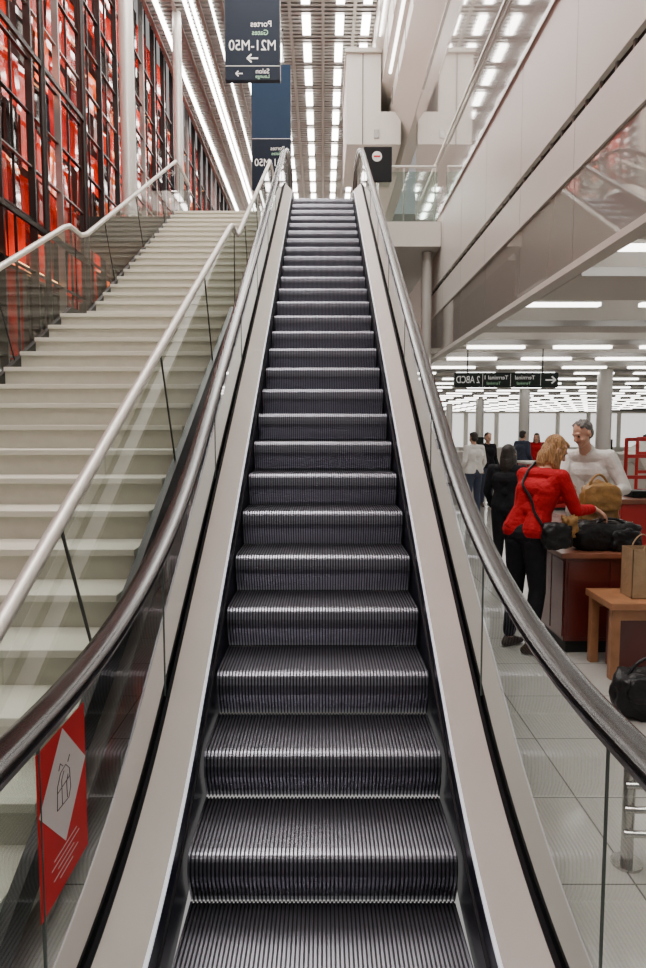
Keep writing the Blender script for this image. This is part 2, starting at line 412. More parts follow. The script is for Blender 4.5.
for x, nm in ((XL, 'left'), (XR, 'right')):
    b = MB()
    b.sweepf(ysr, [(x-0.02, lambda y: noz(y)+0.12), (x+0.02, lambda y: noz(y)+0.12), (x+0.02, lambda y: max(0, noz(y)-0.25)), (x-0.02, lambda y: max(0, noz(y)-0.25))], 'stringer')
    b.obj('stringer_'+nm, sta)
    H = 0.96
    key = [(1.2, H), (1.54, H+0.02), (ye1-0.1, LZ+H-0.06), (ye1+0.05, LZ+H), (ys2-0.08, LZ+H), (ys2+0.1, LZ+H+0.06), (ye2, ZT+H), (ye2+0.3, ZT+H+0.03), (ye2+1.2, ZT+H+0.03)]
    b = MB(); b.tube([(x, y, z) for y, z in key], 0.027, 'rail', 14); b.obj('handrail_'+nm, sta, smooth=True)
    def rz(y):
        for (a, za), (c, zc) in zip(key[:-1], key[1:]):
            if a <= y <= c: return za+(zc-za)*(y-a)/(c-a)
        return key[-1][1]
    b = MB(); N = 40; yy = [1.3+(ye2+1.0-1.3)*i/N for i in range(N+1)]
    yy = sorted(yy+[ye1, ys2, ye1+.05, ys2-.08])
    b.sweepf(yy, [(x, lambda y: noz(y)+0.08), (x, lambda y: rz(y)-0.03)], 'glass2', closed=False)
    b.obj('glass_'+nm, sta)
    b = MB()
    for (y, fl) in ((1.62, 1), (2.72, 1), (4.25, 1), (5.75, 1), (7.25, 0), (8.6, 2), (10.0, 2), (11.4, 2), (12.6, 0), (13.4, 0)):
        s_ = {0: 0, 1: s1, 2: s2}[fl]; up = Vector((0, -s_, 1)).normalized()
        base = Vector((x, y, noz(y)+0.10)); top = base+up*(0.74 if fl else 0.83)
        b.obox((base+top)/2, (Vector((0.005, 0, 0)), (top-base)/2, Vector((0, up.z, -up.y))*0.0045), 'post')
    b.obj('balusters_'+nm, sta)
b = MB()
b.sweepf([ys1+0.5, ye1+0.1, ys2+0.1, ye2], [(XL+0.02, lambda y: noz(y)-0.36), (XR-0.02, lambda y: noz(y)-0.36), (XR-0.02, lambda y: noz(y)-0.33), (XL+0.02, lambda y: noz(y)-0.33)], 'wall')
b.obj('soffit', sta)

# ------------------------------------------------------------------ shell
b = MB()
for (x0, x1, y0, y1) in ((-4.6, -0.735, -5, 60), (0.735, 30, -5, 60), (-0.735, 0.735, -5, -0.7), (-0.735, 0.735, 4.0, 60)):
    b.add([(x0, y0, 0), (x1, y0, 0), (x1, y1, 0), (x0, y1, 0)], [(0,1,2,3)], 'floor')
b.obj('floor')
b = MB()
b.box(-4.4, XL-0.03, 12.3, 34, ZT-0.45, ZT, 'stringer'); b.box(XL-0.03, -0.72, 12.32, 34, ZT-0.45, ZT, 'upper')
b.box(-0.72, 0.72, YB+0.6, 34, ZT-0.45, ZT, 'upper'); b.box(0.72, 2.19, 12.6, 34, ZT-0.45, ZT, 'white')
b.obj('upper_floor_slab')
CZ = 12.0
b = MB()
b.add([(-4.6, -5, CZ+0.5), (2.4, -5, CZ+0.5), (2.4, 36, CZ+0.5), (-4.6, 36, CZ+0.5)], [(0,1,2,3)], 'ceildark')
y = -4.9
while y < 34:
    b.box(-4.4, 1.30, y, y+0.08, CZ, CZ+0.10, 'slat'); y += 0.16
for x in (-4.3, -3.62, -3.0, -2.45, -1.65, -0.82, 0.0, 0.78):
    b.box(x-0.04, x+0.04, -4.9, 34, CZ-0.05, CZ-0.003, 'slat')
b.obj('ceiling')
lg = grp('ceiling_strip_lights')
b = MB()
for x, hw in ((-4.02, 0.05), (-3.32, 0.035), (-3.16, 0.035), (-2.70, 0.022), (-2.15, 0.045), (-1.72, 0.022)):
    b.box(x-hw, x+hw, -4.5, 33.5, CZ-0.07, CZ-0.01, 'lamp')
for x in (-1.2, -0.42, 0.42, 1.08):
    y = -4
    while y < 33: b.box(x-0.10, x+0.10, y, y+0.75, CZ-0.07, CZ-0.01, 'lamp'); y += 1.25
b.obj('lamps', lg)
cb = grp('ceiling_bulkhead')
b = MB()
b.sweepf([-4, 33], [(2.2, lambda y: 9.27), (1.75, lambda y: 9.9), (1.75, lambda y: 10.3), (1.50, lambda y: 10.5), (1.50, lambda y: 11.2), (1.32, lambda y: 11.35), (1.32, lambda y: 12.4), (2.5, lambda y: 12.4), (2.5, lambda y: 9.27)], 'white')
y = -3.5
while y < 33:
    b.box(1.742, 1.75, y, y+0.02, 9.9, 10.3, 'groove'); b.box(1.492, 1.50, y, y+0.02, 10.5, 11.2, 'groove'); b.box(1.312, 1.32, y, y+0.03, 11.35, 12.3, 'groove'); y += 1.3
b.obj('stepped_soffit', cb)
b = MB()
b.box(1.60, 1.66, -3.5, 16.8, 10.36, 10.40, 'lamp2'); b.box(1.36, 1.40, -3.5, 16.8, 11.22, 11.27, 'lamp2')
b.obj('light_strips', cb)
b = MB()
b.box(0.60, 1.47, 17.5, 20.5, 9.0, 11.2, 'ceilwhite'); b.box(0.56, 1.47, 17.4, 20.6, 11.2, 11.3, 'white'); b.box(1.47, 1.98, 17.5, 20.5, 9.0, 9.80, 'ceilwhite')
b.box(1.0, 1.02, 17.485, 17.5, 9.0, 11.2, 'groove')
b.box(1.3, 1.42, 17.47, 17.5, 9.15, 9.35, 'mull2')
b.box(0.9, 0.96, 18.5, 18.56, 11.3, 11.98, 'steel')
b.obj('ventilation_box', cb)
# left facade
fa = grp('wall_left')
rows = [(0, 1.4), (1.4, 2.8), (2.8, 4.2), (4.2, 5.0), (5.0, 5.8), (5.8, 6.6), (6.6, 7.4), (7.4, 8.2), (8.2, 9.0), (9.0, 9.8), (9.8, 10.8), (10.8, 12.0)]
b = MB()
b.box(-5.6, -5.4, -5, 36, 0, 12.5, 'ceildark')
y = -4.8
w = 0.55
while y < 34:
    for (z0, z1) in rows:
        r = random.random()
        if z0 < 4.0: k = 'darkglass' if r < 0.8 else 'red2'
        else: k = 'red' if r < 0.50 else ('red2' if r < 0.68 else ('orange' if r < 0.84 else 'darkglass'))
        t = random.uniform(-0.03, 0.03); t2 = random.uniform(-0.04, 0.04)
        xx = -4.66 - random.choice((0, 0, 0.04, 0.10))
        b.add([(xx+t, y+0.01, z0+0.015), (xx-t, y+w-0.01, z0+0.015), (xx-t+t2, y+w-0.01, z1-0.015), (xx+t+t2, y+0.01, z1-0.015)], [(0,1,2,3)], k)
        if z0 > 4 and random.random() < 0.25: b.box(-4.60, -4.58, y+0.06, y+w-0.06, z0+0.05, z0+0.07, 'warmlamp')
    y += w
b.obj('facade_panels', fa)
b = MB(); y = -4.8; i = 0
while y < 34:
    if i % 2 == 0: b.box(-4.57, -4.46, y-0.022, y+0.022, 0, 12.4, 'mull' if i % 10 else 'mull2')
    else: b.box(-4.57, -4.53, y-0.010, y+0.010, 0, 12.4, 'mull')
    y += w; i += 1
for (z0, z1) in rows: b.box(-4.56, -4.50, -4.9, 34, z0-0.012, z0+0.012, 'mull2' if z0 in (5.8, 8.2) else 'mull')
b.obj('mullions', fa)
for yy_, r_ in ((12.75, 0.135), (17.2, 0.11)):
    b = MB(); b.tube([(-3.62, yy_, ZT), (-3.62, yy_, CZ)], r_, 'column', 28)
    b.tube([(-3.62, yy_, ZT), (-3.62, yy_, ZT+0.12)], r_+0.04, 'steel', 28)
    b.obj('round_column', smooth=True)
g = grp('slim_steel_frame'); b = MB()
for yy_ in (5.3, 5.55, 7.1, 7.35, 8.9, 10.4):
    b.tube([(-3.62, yy_, 0), (-3.62, yy_, 11.9)], 0.042, 'mull' if yy_ != 7.35 else 'mull2', 12)
for z in (2.0, 4.3, 6.4, 8.5): b.box(-3.64, -3.60, 5.3, 10.4, z-0.03, z+0.03, 'mull')
b.obj('posts', g, smooth=True)
b = MB(); b.box(-5, 14, 34, 34.3, ZT-0.5, 12.5, 'wall'); b.obj('wall_back_upper')
b = MB()
b.box(-5, 26, 52, 52.3, 0, 3.6, 'wall')
for i in range(12): b.box(-3+i*2.4, -1.0+i*2.4, 51.9, 52, 0.4, 3.0, 'winlit')
b.obj('wall_back')
b = MB(); b.box(26, 26.3, -5, 52, 0, 12, 'wall'); b.obj('wall_right')

# fascia on the right
FX = 2.2; FE = 15.0
fg = grp('slab_fascia')
f = MB()
f.box(FX, FX+0.12, -3, FE, 4.53, 5.75, 'white')
f.box(FX+0.05, FX+0.12, -3, FE, 4.43, 4.53, 'groove')
f.box(FX, FX+0.12, -3, FE, 3.99, 4.43, 'white')
f.box(FX+0.01, FX+0.12, -3, FE, 3.20, 3.99, 'mirror')
f.box(FX-0.02, FX+0.12, -3, FE, 3.14, 3.20, 'ceilwhite')
f.box(FX-0.015, FX+0.02, -3, FE, 3.97, 4.0, 'ceilwhite')
y = -2.0
while y < FE:
    f.box(FX-0.001, FX, y-0.003, y+0.003, 4.53, 5.75, 'mull2'); f.box(FX-0.001, FX, y-0.003, y+0.003, 3.99, 4.43, 'mull2')
    f.box(FX+0.008, FX+0.01, y-0.003, y+0.003, 3.18, 3.99, 'mull2')
    y += 1.6
for k in range(60):
    yb_ = -2.0+k*0.29
    f.box(FX+0.03, FX+0.05, yb_, yb_+0.03, 4.43, 4.53, 'mull2')
f.box(FX, FX+0.2, FE, FE+0.1, 3.14, 5.75, 'white')
f.obj('fascia_panels', fg)
f = MB()
y = -3.0
while y < FE-0.1:
    f.box(FX, FX+0.02, y+0.006, y+1.6-0.006, 5.80, 9.2, 'whitegloss'); y += 1.6
f.box(FX-0.03, FX+0.03, -3, FE+0.2, 9.2, 9.26, 'steel'); f.box(FX-0.03, FX+0.04, -3, FE+0.2, 5.75, 5.81, 'steel')
f.box(FX-0.05, FX-0.02, -3, FE, 6.80, 6.84, 'rail')
f.obj('gloss_screen_wall', fg)
# hall ceiling
hc_ = grp('ceiling_lower_hall')
f = MB(); HZ = 3.14
f.add([(FX+0.13, -4, HZ+0.45), (26, -4, HZ+0.45), (26, 52, HZ+0.45), (FX+0.13, 52, HZ+0.45)], [(0,1,2,3)], 'ceilwhite')
f.add([(-5, 15.2, HZ+0.45), (FX+0.13, 15.2, HZ+0.45), (FX+0.13, 52, HZ+0.45), (-5, 52, HZ+0.45)], [(0,1,2,3)], 'ceilwhite')
bands = [(-4, 1.5), (2.6, 5.0), (6.1, 7.3), (9.0, 9.7)]
y = 10.9
while y < 52: bands.append((y, y+0.7)); y += 1.8
for a, c in bands:
    f.box(FX+0.13, 26, a, c, HZ, HZ+0.44, 'ceilwhite')
    f.box(FX+0.13, 26, a-0.02, a, HZ-0.02, HZ+0.06, 'mull2')
    if a > 15: f.box(-5, FX+0.12, a, c, HZ, HZ+0.44, 'ceilwhite')
f.obj('coffers', hc_)
f = MB()
for yl in [0, 2.0, 5.67, 8.2] + [10.3+0.9*i for i in range(6)] + [16.3+1.8*i for i in range(19)]:
    x = 2.42 if yl < 15 else -4.0
    zz = HZ+0.10
    for (a, c) in bands:
        if a-0.06 <= yl <= c+0.06: zz = HZ-0.045
    while x < 20:
        f.box(x, x+0.95, yl-0.05, yl+0.05, zz, zz+0.04, 'lamp2')
        x += 1.45
f.obj('strip_lights', hc_)
for (x, y) in ((6.9, 16.3), (6.85, 22.6), (6.85, 29), (6.85, 36), (12, 16.3), (12, 24), (2.0, 13.0)):
    b = MB(); r = 0.18 if x > 3 else 0.10
    top = HZ+0.44 if x > 3 else ZT-0.46
    b.tube([(x, y, 0), (x, y, top)], r, 'column', 24); b.tube([(x, y, 0), (x, y, 0.1)], r+0.03, 'steel', 24)
    b.obj('round_column', smooth=True)

# ------------------------------------------------------------------ hanging signs
def hang_sign(cx, y, w, z0, z1, k, spec):
    g = grp('hanging_wayfinding_sign')
    s = MB(); s.box(cx-w/2, cx+w/2, y, y+0.12, z0, z1, k); s.box(cx-w/2-0.012, cx-w/2, y-0.01, y+0.13, z0, z1, 'mull'); s.box(cx+w/2, cx+w/2+0.012, y-0.01, y+0.13, z0, z1, 'mull')
    s.obj('panel', g)
    s = MB()
    for x in (cx-w*0.3, cx+w*0.3): s.tube([(x, y+0.06, z1), (x, y+0.06, CZ+0.02)], 0.015, 'mull', 8)
    s.obj('suspension_rods', g)
    s = MB()
    spec(s, cx, y-0.003)
    s.obj('lettering', g)
def sp1(s, cx, y):
    text_mesh(s, 'Portes', cx+0.16, y, 9.18, 0.15, 'signtext'); text_mesh(s, 'Gates', cx+0.14, y, 9.03, 0.13, 'signgreen')
    text_mesh(s, 'M21-M50', cx, y, 8.80, 0.26, 'signtext', 0.86)
    arrow(s, cx, y, 8.58, 0.20, 'signtext', -1)
    s.box(cx-0.5, cx+0.5, y-0.002, y, 8.44, 8.45, 'signtext')
    text_mesh(s, 'Salon', cx+0.18, y, 8.35, 0.12, 'signtext'); text_mesh(s, 'Lounge', cx+0.18, y, 8.26, 0.09, 'signgreen')
    arrow(s, cx-0.25, y, 8.31, 0.13, 'signtext', -1)
def sp2(s, cx, y):
    s.box(cx-0.5, cx+0.5, y-0.002, y, 9.26, 9.27, 'signtext'); s.box(cx-0.5, cx+0.5, y-0.0015, y, 7.99, 9.26, 'signblue')
    text_mesh(s, 'Portes', cx+0.16, y-.002, 9.02, 0.14, 'signtext'); text_mesh(s, 'Gates', cx+0.14, y-.002, 8.89, 0.12, 'signgreen')
    text_mesh(s, 'M21-M50', cx, y-.002, 8.66, 0.26, 'signtext', 0.86)
    arrow(s, cx, y-.002, 8.4, 0.20, 'signtext', -1)
hang_sign(-1.30, 12.8, 1.0, 8.2, 11.2, 'signblue', sp1)
hang_sign(-1.34, 17.8, 1.0, 8.0, 11.1, 'signblue2', sp2)
g = grp('terminal_direction_sign')
s = MB(); s.box(2.36, 4.22, 11.95, 12.05, 2.50, 2.76, 'signdark'); s.obj('panel', g)
s = MB()
for x in (2.6, 3.95): s.tube([(x, 12.0, 2.76), (x, 12.0, 3.59)], 0.012, 'mull', 8)
s.obj('suspension_rods', g)
s = MB(); ysn = 11.947
text_mesh(s, '2 ABCD', 2.60, ysn, 2.63, 0.18, 'signtext', 0.42)
text_mesh(s, 'Terminal 1', 3.10, ysn, 2.67, 0.10, 'signtext'); text_mesh(s, 'Terminal', 3.06, ysn, 2.57, 0.07, 'signgreen')
text_mesh(s, 'Terminal', 3.62, ysn, 2.67, 0.10, 'signtext'); text_mesh(s, 'Terminal', 3.6, ysn, 2.57, 0.07, 'signgreen')
arrow(s, 4.08, ysn, 2.63, 0.18, 'signtext', 1)
for x in (2.86, 3.36, 3.9): s.box(x, x+0.006, ysn-0.002, ysn, 2.52, 2.74, 'signtext')
s.obj('lettering', g)
g = grp('no_entry_sign')
s = MB(); s.box(0.74, 1.25, 12.42, 12.48, 6.25, 6.85, 'gasket'); s.box(0.98, 1.02, 12.46, 12.50, ZT-0.25, 6.3, 'steel'); s.obj('panel', g)
s = MB()
vs = [(0.98+0.09*math.cos(i*math.pi/12), 12.415, 6.68+0.09*math.sin(i*math.pi/12)) for i in range(24)]
s.add(vs, [tuple(range(24))], 'signtext'); s.box(0.92, 1.04, 12.408, 12.412, 6.665, 6.695, 'stred'); s.obj('disc', g)
b = MB(); b.box(0.74, 2.12, 12.62, 12.63, ZT, ZT+0.9, 'glass2'); b.tube([(0.74, 12.66, ZT+1.0), (2.10, 12.66, ZT+1.0)], 0.025, 'rail', 10)
for x in (0.78, 1.5, 2.08): b.tube([(x, 12.66, ZT), (x, 12.66, ZT+1.0)], 0.015, 'rail', 8)
b.obj('landing_guardrail')

# ------------------------------------------------------------------ furniture and bags
g = grp('service_counter')
b = MB(); b.box(1.87, 2.56, 5.02, 5.58, 0.10, 0.76, 'counter'); b.box(1.90, 2.53, 5.05, 5.55, 0.0, 0.10, 'groove')
b.box(1.862, 1.87, 5.04, 5.29, 0.13, 0.73, 'counter'); b.box(1.862, 1.87, 5.31, 5.56, 0.13, 0.73, 'counter')
b.box(1.89, 2.20, 5.012, 5.02, 0.13, 0.73, 'counter'); b.box(2.22, 2.54, 5.012, 5.02, 0.13, 0.73, 'counter')
b.obj('cabinet', g, bevel=0.004)
b = MB(); b.box(1.82, 2.62, 4.97, 5.62, 0.76, 0.80, 'countertop'); b.obj('top', g, bevel=0.006)
g = grp('wooden_bench')
b = MB(); b.box(1.98, 2.95, 4.45, 4.90, 0.50, 0.55, 'wood'); b.box(2.02, 2.90, 4.48, 4.50, 0.42, 0.50, 'wood'); b.box(2.02, 2.90, 4.85, 4.87, 0.42, 0.50, 'wood')
b.obj('top', g, bevel=0.005)
b = MB()
for x in (2.0, 2.87):
    for y in (4.47, 4.82): b.box(x, x+0.06, y, y+0.06, 0, 0.50, 'wood')
b.box(2.06, 2.87, 4.62, 4.70, 0.04, 0.44, 'counter')
b.obj('legs', g, bevel=0.004)
def soft(name, c, s, k, parent, seed=0, amp=0.02, e=4.0, taper=0.0):
    bm = bmesh.new(); bmesh.ops.create_cube(bm, size=2.0); bmesh.ops.subdivide_edges(bm, edges=bm.edges[:], cuts=9, use_grid_fill=True)
    for v in bm.verts:
        p = v.co.copy(); n = (abs(p.x)**e+abs(p.y)**e+abs(p.z)**e)**(1/e); p = p/n
        tp = 1 - taper*(p.z+1)/2
        q = Vector((p.x*s[0]/2*tp, p.y*s[1]/2*tp, p.z*s[2]/2))
        q += p*NZ.noise(p*2.3+Vector((seed, 0, 0)))*amp + p*NZ.noise(p*6+Vector((seed, 3, 0)))*amp*0.4
        q.z = max(q.z, -s[2]/2)
        v.co = q + Vector(c)
    me = bpy.data.meshes.new(name); bm.to_mesh(me); bm.free(); me.materials.append(M[k])
    me.polygons.foreach_set('use_smooth', [True]*len(me.polygons))
    o = bpy.data.objects.new(name, me); COL.objects.link(o); o.parent = parent; return o
def arc(a, b_, h, n=12, out=(0, 0, 1)):
    a = Vector(a); b_ = Vector(b_); out = Vector(out)
    return [a.lerp(b_, i/n) + out*h*math.sin(math.pi*i/n)**0.7 for i in range(n+1)]
g = grp('black_travel_bag')
soft('body', (2.22, 5.16, 0.91), (0.54, 0.24, 0.22), 'black', g, 1, 0.025)
soft('side_pocket', (2.34, 5.05, 0.885), (0.22, 0.08, 0.17), 'black', g, 5, 0.025)
b = MB(); b.tube(arc((2.12, 5.10, 1.0), (2.36, 5.10, 1.0), 0.05), 0.011, 'black', 8); b.tube(arc((2.12, 5.20, 1.0), (2.36, 5.20, 1.0), 0.04), 0.011, 'black', 8)
b.tube([(2.0, 5.16, 1.015), (2.1, 5.16, 1.027), (2.25, 5.16, 1.027), (2.44, 5.16, 1.01)], 0.006, 'steel', 6)
b.obj('handles', g, smooth=True)
g = grp('tan_leather_bag')
soft('body', (2.28, 5.44, 1.05), (0.36, 0.18, 0.50), 'brown', g, 2, 0.035, taper=0.2)
soft('flap', (2.28, 5.35, 1.18), (0.30, 0.04, 0.22), 'brown', g, 3, 0.01)
b = MB(); b.tube(arc((2.20, 5.44, 1.27), (2.36, 5.44, 1.27), 0.10), 0.010, 'brown', 8); b.tube([(2.15, 5.34, 0.95), (2.28, 5.32, 0.93), (2.41, 5.34, 0.95)], 0.008, 'black', 6)
b.obj('handle', g, smooth=True)
g = grp('kraft_paper_bag')
b = MB()
x0, x1, y0, y1, z0, z1 = 2.18, 2.48, 4.58, 4.76, 0.55, 0.90
for q in ((x0, x0+.004, y0, y1), (x1-.004, x1, y0, y1), (x0, x1, y0, y0+.004), (x0, x1, y1-.004, y1)): b.box(*q, z0, z1, 'kraft')
b.box(x0, x1, y0, y1, z0, z0+.004, 'kraft'); b.obj('body', g)
b = MB(); b.tube(arc((2.25, y0, 0.88), (2.41, y0, 0.88), 0.10), 0.005, 'kraft', 6); b.tube(arc((2.25, y1, 0.88), (2.41, y1, 0.88), 0.10), 0.005, 'kraft', 6)
b.obj('handles', g)
g = grp('black_handbag')
soft('body', (1.98, 3.90, 0.14), (0.42, 0.22, 0.28), 'black', g, 8, 0.03)
soft('flap', (1.98, 3.79, 0.20), (0.34, 0.05, 0.16), 'black', g, 9, 0.01)
b = MB(); b.tube(arc((1.85, 3.90, 0.24), (2.11, 3.90, 0.24), 0.12), 0.010, 'black', 8); b.obj('handle', g, smooth=True)
g = grp('steel_floor_barrier')
b = MB()
for (x, y) in ((1.22, 2.52), (1.62, 2.62)):
    b.tube([(x, y, 0), (x, y, 0.44)], 0.024, 'steel', 14); b.tube([(x, y, 0), (x, y, 0.012)], 0.06, 'steel', 18)
    b.tube([(x, y, 0.44), (x, y, 0.455), (x, y, 0.462)], [0.026, 0.020, 0.006], 'steel', 14)
b.obj('posts', g, smooth=True)
b = MB()
for z in (0.14, 0.24, 0.34):
    b.tube([(1.20+0.44*t, 2.50+0.12*t-0.10*math.sin(math.pi*t), z+0.03*math.sin(math.pi*t)) for t in [i/12 for i in range(13)]], 0.014, 'steel', 10)
b.obj('rails', g, smooth=True)
g = grp('red_checkin_desk')
b = MB(); b.box(3.55, 5.2, 7.8, 8.6, 0.08, 0.86, 'redpaint'); b.box(3.5, 5.25, 7.75, 8.65, 0.86, 0.92, 'countertop'); b.box(3.6, 5.15, 7.85, 8.55, 0, 0.08, 'groove')
b.box(3.75, 4.1, 7.95, 8.2, 0.92, 1.0, 'signdark'); b.box(4.2, 4.9, 8.3, 8.35, 1.05, 1.4, 'signdark'); b.box(4.5, 4.6, 8.32, 8.38, 0.92, 1.05, 'steel')
b.obj('desk', g, bevel=0.01)
for x0_, y0_ in ((5.05, 11.0), (5.9, 12.4)):
    g = grp('red_queue_stand')
    b = MB()
    for x in (x0_, x0_+0.45): b.tube([(x, y0_, 0), (x, y0_, 1.6)], 0.03, 'redpaint', 10); b.tube([(x, y0_, 0), (x, y0_, 0.02)], 0.13, 'redpaint', 16)
    for z in (0.6, 0.95, 1.3, 1.58): b.box(x0_, x0_+0.45, y0_-0.02, y0_+0.02, z-0.03, z+0.03, 'redpaint')
    b.obj('frame', g)
for (x, y, w, k) in ((8, 20, 3, 'wall'), (3.2, 21, 2.0, 'wall'), (5.5, 26, 3, 'wall'), (10, 13.5, 2.4, 'redpaint'), (4.4, 14.2, 1.5, 'redpaint')):
    b = MB(); b.box(x, x+w, y, y+0.7, 0.06, 1.0, k); b.box(x-.04, x+w+.04, y-.04, y+.74, 1.0, 1.05, 'ceilwhite'); b.box(x+.04, x+w-.04, y+.04, y+.66, 0, .06, 'groove')
    b.box(x+0.4, x+0.9, y+0.3, y+0.34, 1.12, 1.45, 'signdark'); b.box(x+0.62, x+0.68, y+0.3, y+0.36, 1.05, 1.14, 'steel')
    b.obj('information_desk', bevel=0.01)
g = grp('distant_escalator')
b = MB(); b.bar((6.3, 13.5, 1.1), (9.5, 13.5, 2.9), 0.9, 0.3, 'white'); b.bar((6.3, 13.0, 1.6), (9.5, 13.0, 3.05), 0.05, 0.06, 'rubber'); b.bar((6.3, 13.5, 0.0), (6.3, 13.5, 1.1), 0.6, 0.12, 'white', ref=(0,1,0))
b.obj('truss', g)

# ------------------------------------------------------------------ people
class Body:
    def __init__(s): s.p = []
    def cap(s, a, b, ra, rb, l): s.p.append(('c', Vector(a), Vector(b), ra, rb, l))
    def ell(s, c, r, basis, l): s.p.append(('e', Vector(c), r, basis, l))
    def chain(s, pts, rs, l):
        for i in range(len(pts)-1): s.cap(pts[i], pts[i+1], rs[i], rs[i+1], l)
    def hand(s, w, d, n, sg, curl=0.5, l='skin', k=1.0):
        w = Vector(w); d = Vector(d).normalized(); n = Vector(n); n = (n-d*n.dot(d)).normalized(); sd = d.cross(n)*sg
        for i in range(4):
            off = (1.5-i)*0.0215*k
            kn = w+d*(0.085-(0.008 if i == 3 else 0))*k+sd*off
            s.cap(w+d*0.012*k+sd*off*0.55, kn, 0.014*k, 0.0105*k, l)
            L = (0.075, 0.083, 0.077, 0.060)[i]*k; p = kn; a = 0.15
            fan = (1.5-i)*0.05
            for j, fr in enumerate((0.45, 0.3, 0.25)):
                a += curl*(0.6, 1.0, 0.7)[j]
                dd = (d*math.cos(a)+n*math.sin(a)+sd*fan).normalized(); q = p+dd*L*fr
                s.cap(p, q, (0.0088-0.0008*j)*k, (0.0082-0.0009*j)*k, l); p = q
        tb = w+d*0.028*k+sd*0.026*k; p1 = tb+(d*0.62+sd*0.65+n*0.35).normalized()*0.038*k; p2 = p1+(d*0.85+sd*0.1+n*0.5).normalized()*0.03*k
        s.cap(w+d*0.015*k, tb, 0.016*k, 0.014*k, l); s.cap(tb, p1, 0.013*k, 0.0105*k, l); s.cap(p1, p2, 0.0105*k, 0.0085*k, l)
    def head(s, c, f, u, hair, style):
        c = Vector(c); f = Vector(f).normalized(); u = Vector(u); u = (u-f*u.dot(f)).normalized(); r = f.cross(u)
        B = (r, f, u)
        s.ell(c+u*.022-f*.012, (.072, .092, .088), B, 'skin')
        s.ell(c+f*.025-u*.03, (.058, .066, .082), B, 'skin')
        s.ell(c+f*.050-u*.088, (.032, .034, .024), B, 'skin')
        s.cap(c+f*.088+u*.006, c+f*.106-u*.026, .008, .0125, 'skin')
        s.cap(c+f*.076+u*.022-r*.03, c+f*.076+u*.022+r*.03, .013, .013, 'skin')
        s.ell(c+f*.085-u*.054, (.021, .010, .006), B, 'lip')
        for sg in (1, -1):
            s.ell(c+r*.074*sg-u*.012-f*.005, (.011, .018, .029), B, 'skin')
            s.ell(c+f*.0755+r*.028*sg-u*.002, (.010, .009, .0055), B, 'eye')
            s.ell(c+f*.058+r*.036*sg-u*.037, (.022, .025, .020), B, 'skin')
        if style == 'short':
            s.ell(c+u*.038-f*.028, (.075, .085, .078), B, 'hair'); s.ell(c-u*.01-f*.045, (.072, .056, .07), B, 'hair')
            for i in range(9):   # tousled tufts over the crown
                a = (i-4)*0.42; p = c+u*(.100-.010*abs(i-4)*0.6)+r*math.sin(a)*.055+f*(.030-.012*(i % 3))
                s.cap(p, p-f*.045+u*.008*((i*5) % 3), .016, .012, 'hair')
        else:
            s.ell(c+u*.034-f*.026, (.078, .084, .080), B, 'hair'); s.ell(c-u*.02-f*.045, (.072, .056, .075), B, 'hair')
            s.ell(c+u*.078+f*.030, (.052, .050, .024), B, 'hair')
            Z = Vector((0, 0, -1))
            for sg in (1, -1):
                for q in range(5):
                    a = c+r*(.066-.004*abs(q-2))*sg+f*(.045-.026*q)+u*(.040-.004*q)
                    m1 = a-u*.080+r*.010*sg
                    s.chain([a, m1, m1+(Z*.045-u*.03)+r*.003*sg, m1+Z*(.105+.014*((q*7) % 3))-r*.010*sg+f*.006*((q*5) % 3)], (.013, .0155, .014, .005), 'hair')
            for q in range(7):
                a = c-f*.074+r*.020*(q-3)+f*.006*abs(q-3)
                m1 = a-u*.085-f*.006
                s.chain([a, m1, m1+Z*.05-u*.03, m1+Z*(.115+.015*((q*5) % 3))-u*.01], (.018, .018, .016, .006), 'hair')
    def build(s, name, mats, voxel, parent):
        bm = bmesh.new()
        for q in s.p:
            if q[0] == 'c':
                _, a, b, ra, rb, l = q
                seg = 14 if max(ra, rb) > 0.02 else 10
                for c, r in ((a, ra), (b, rb)): bmesh.ops.create_icosphere(bm, subdivisions=2, radius=r, matrix=Matrix.Translation(c))
                d = b-a
                if d.length > 1e-5:
                    rot = d.to_track_quat('Z', 'Y').to_matrix().to_4x4()
                    bmesh.ops.create_cone(bm, cap_ends=True, segments=seg, radius1=ra, radius2=rb, depth=d.length, matrix=Matrix.Translation((a+b)/2) @ rot)
            else:
                _, c, r, B, l = q
                m3 = Matrix((B[0]*r[0], B[1]*r[1], B[2]*r[2])).transposed().to_4x4()
                if m3.determinant() < 0: m3 = Matrix((-B[0]*r[0], B[1]*r[1], B[2]*r[2])).transposed().to_4x4()
                bmesh.ops.create_icosphere(bm, subdivisions=3, radius=1.0, matrix=Matrix.Translation(c) @ m3)
        me = bpy.data.meshes.new('tmp'); bm.to_mesh(me); bm.free()
        o = bpy.data.objects.new('tmp', me); COL.objects.link(o)
        rm = o.modifiers.new('r', 'REMESH'); rm.mode = 'VOXEL'; rm.voxel_size = voxel
        sm = o.modifiers.new('s', 'SMOOTH'); sm.factor = 0.5; sm.iterations = 3
        bpy.context.view_layer.update()
        me2 = bpy.data.meshes.new_from_object(o.evaluated_get(bpy.context.evaluated_depsgraph_get()))
        bpy.data.objects.remove(o)
        n = len(me2.polygons); C = np.empty(n*3, np.float32); me2.polygons.foreach_get('center', C); C = C.reshape(-1, 3).astype(float)
        labs = []; best = np.full(n, 1e9); bi = np.zeros(n, int)
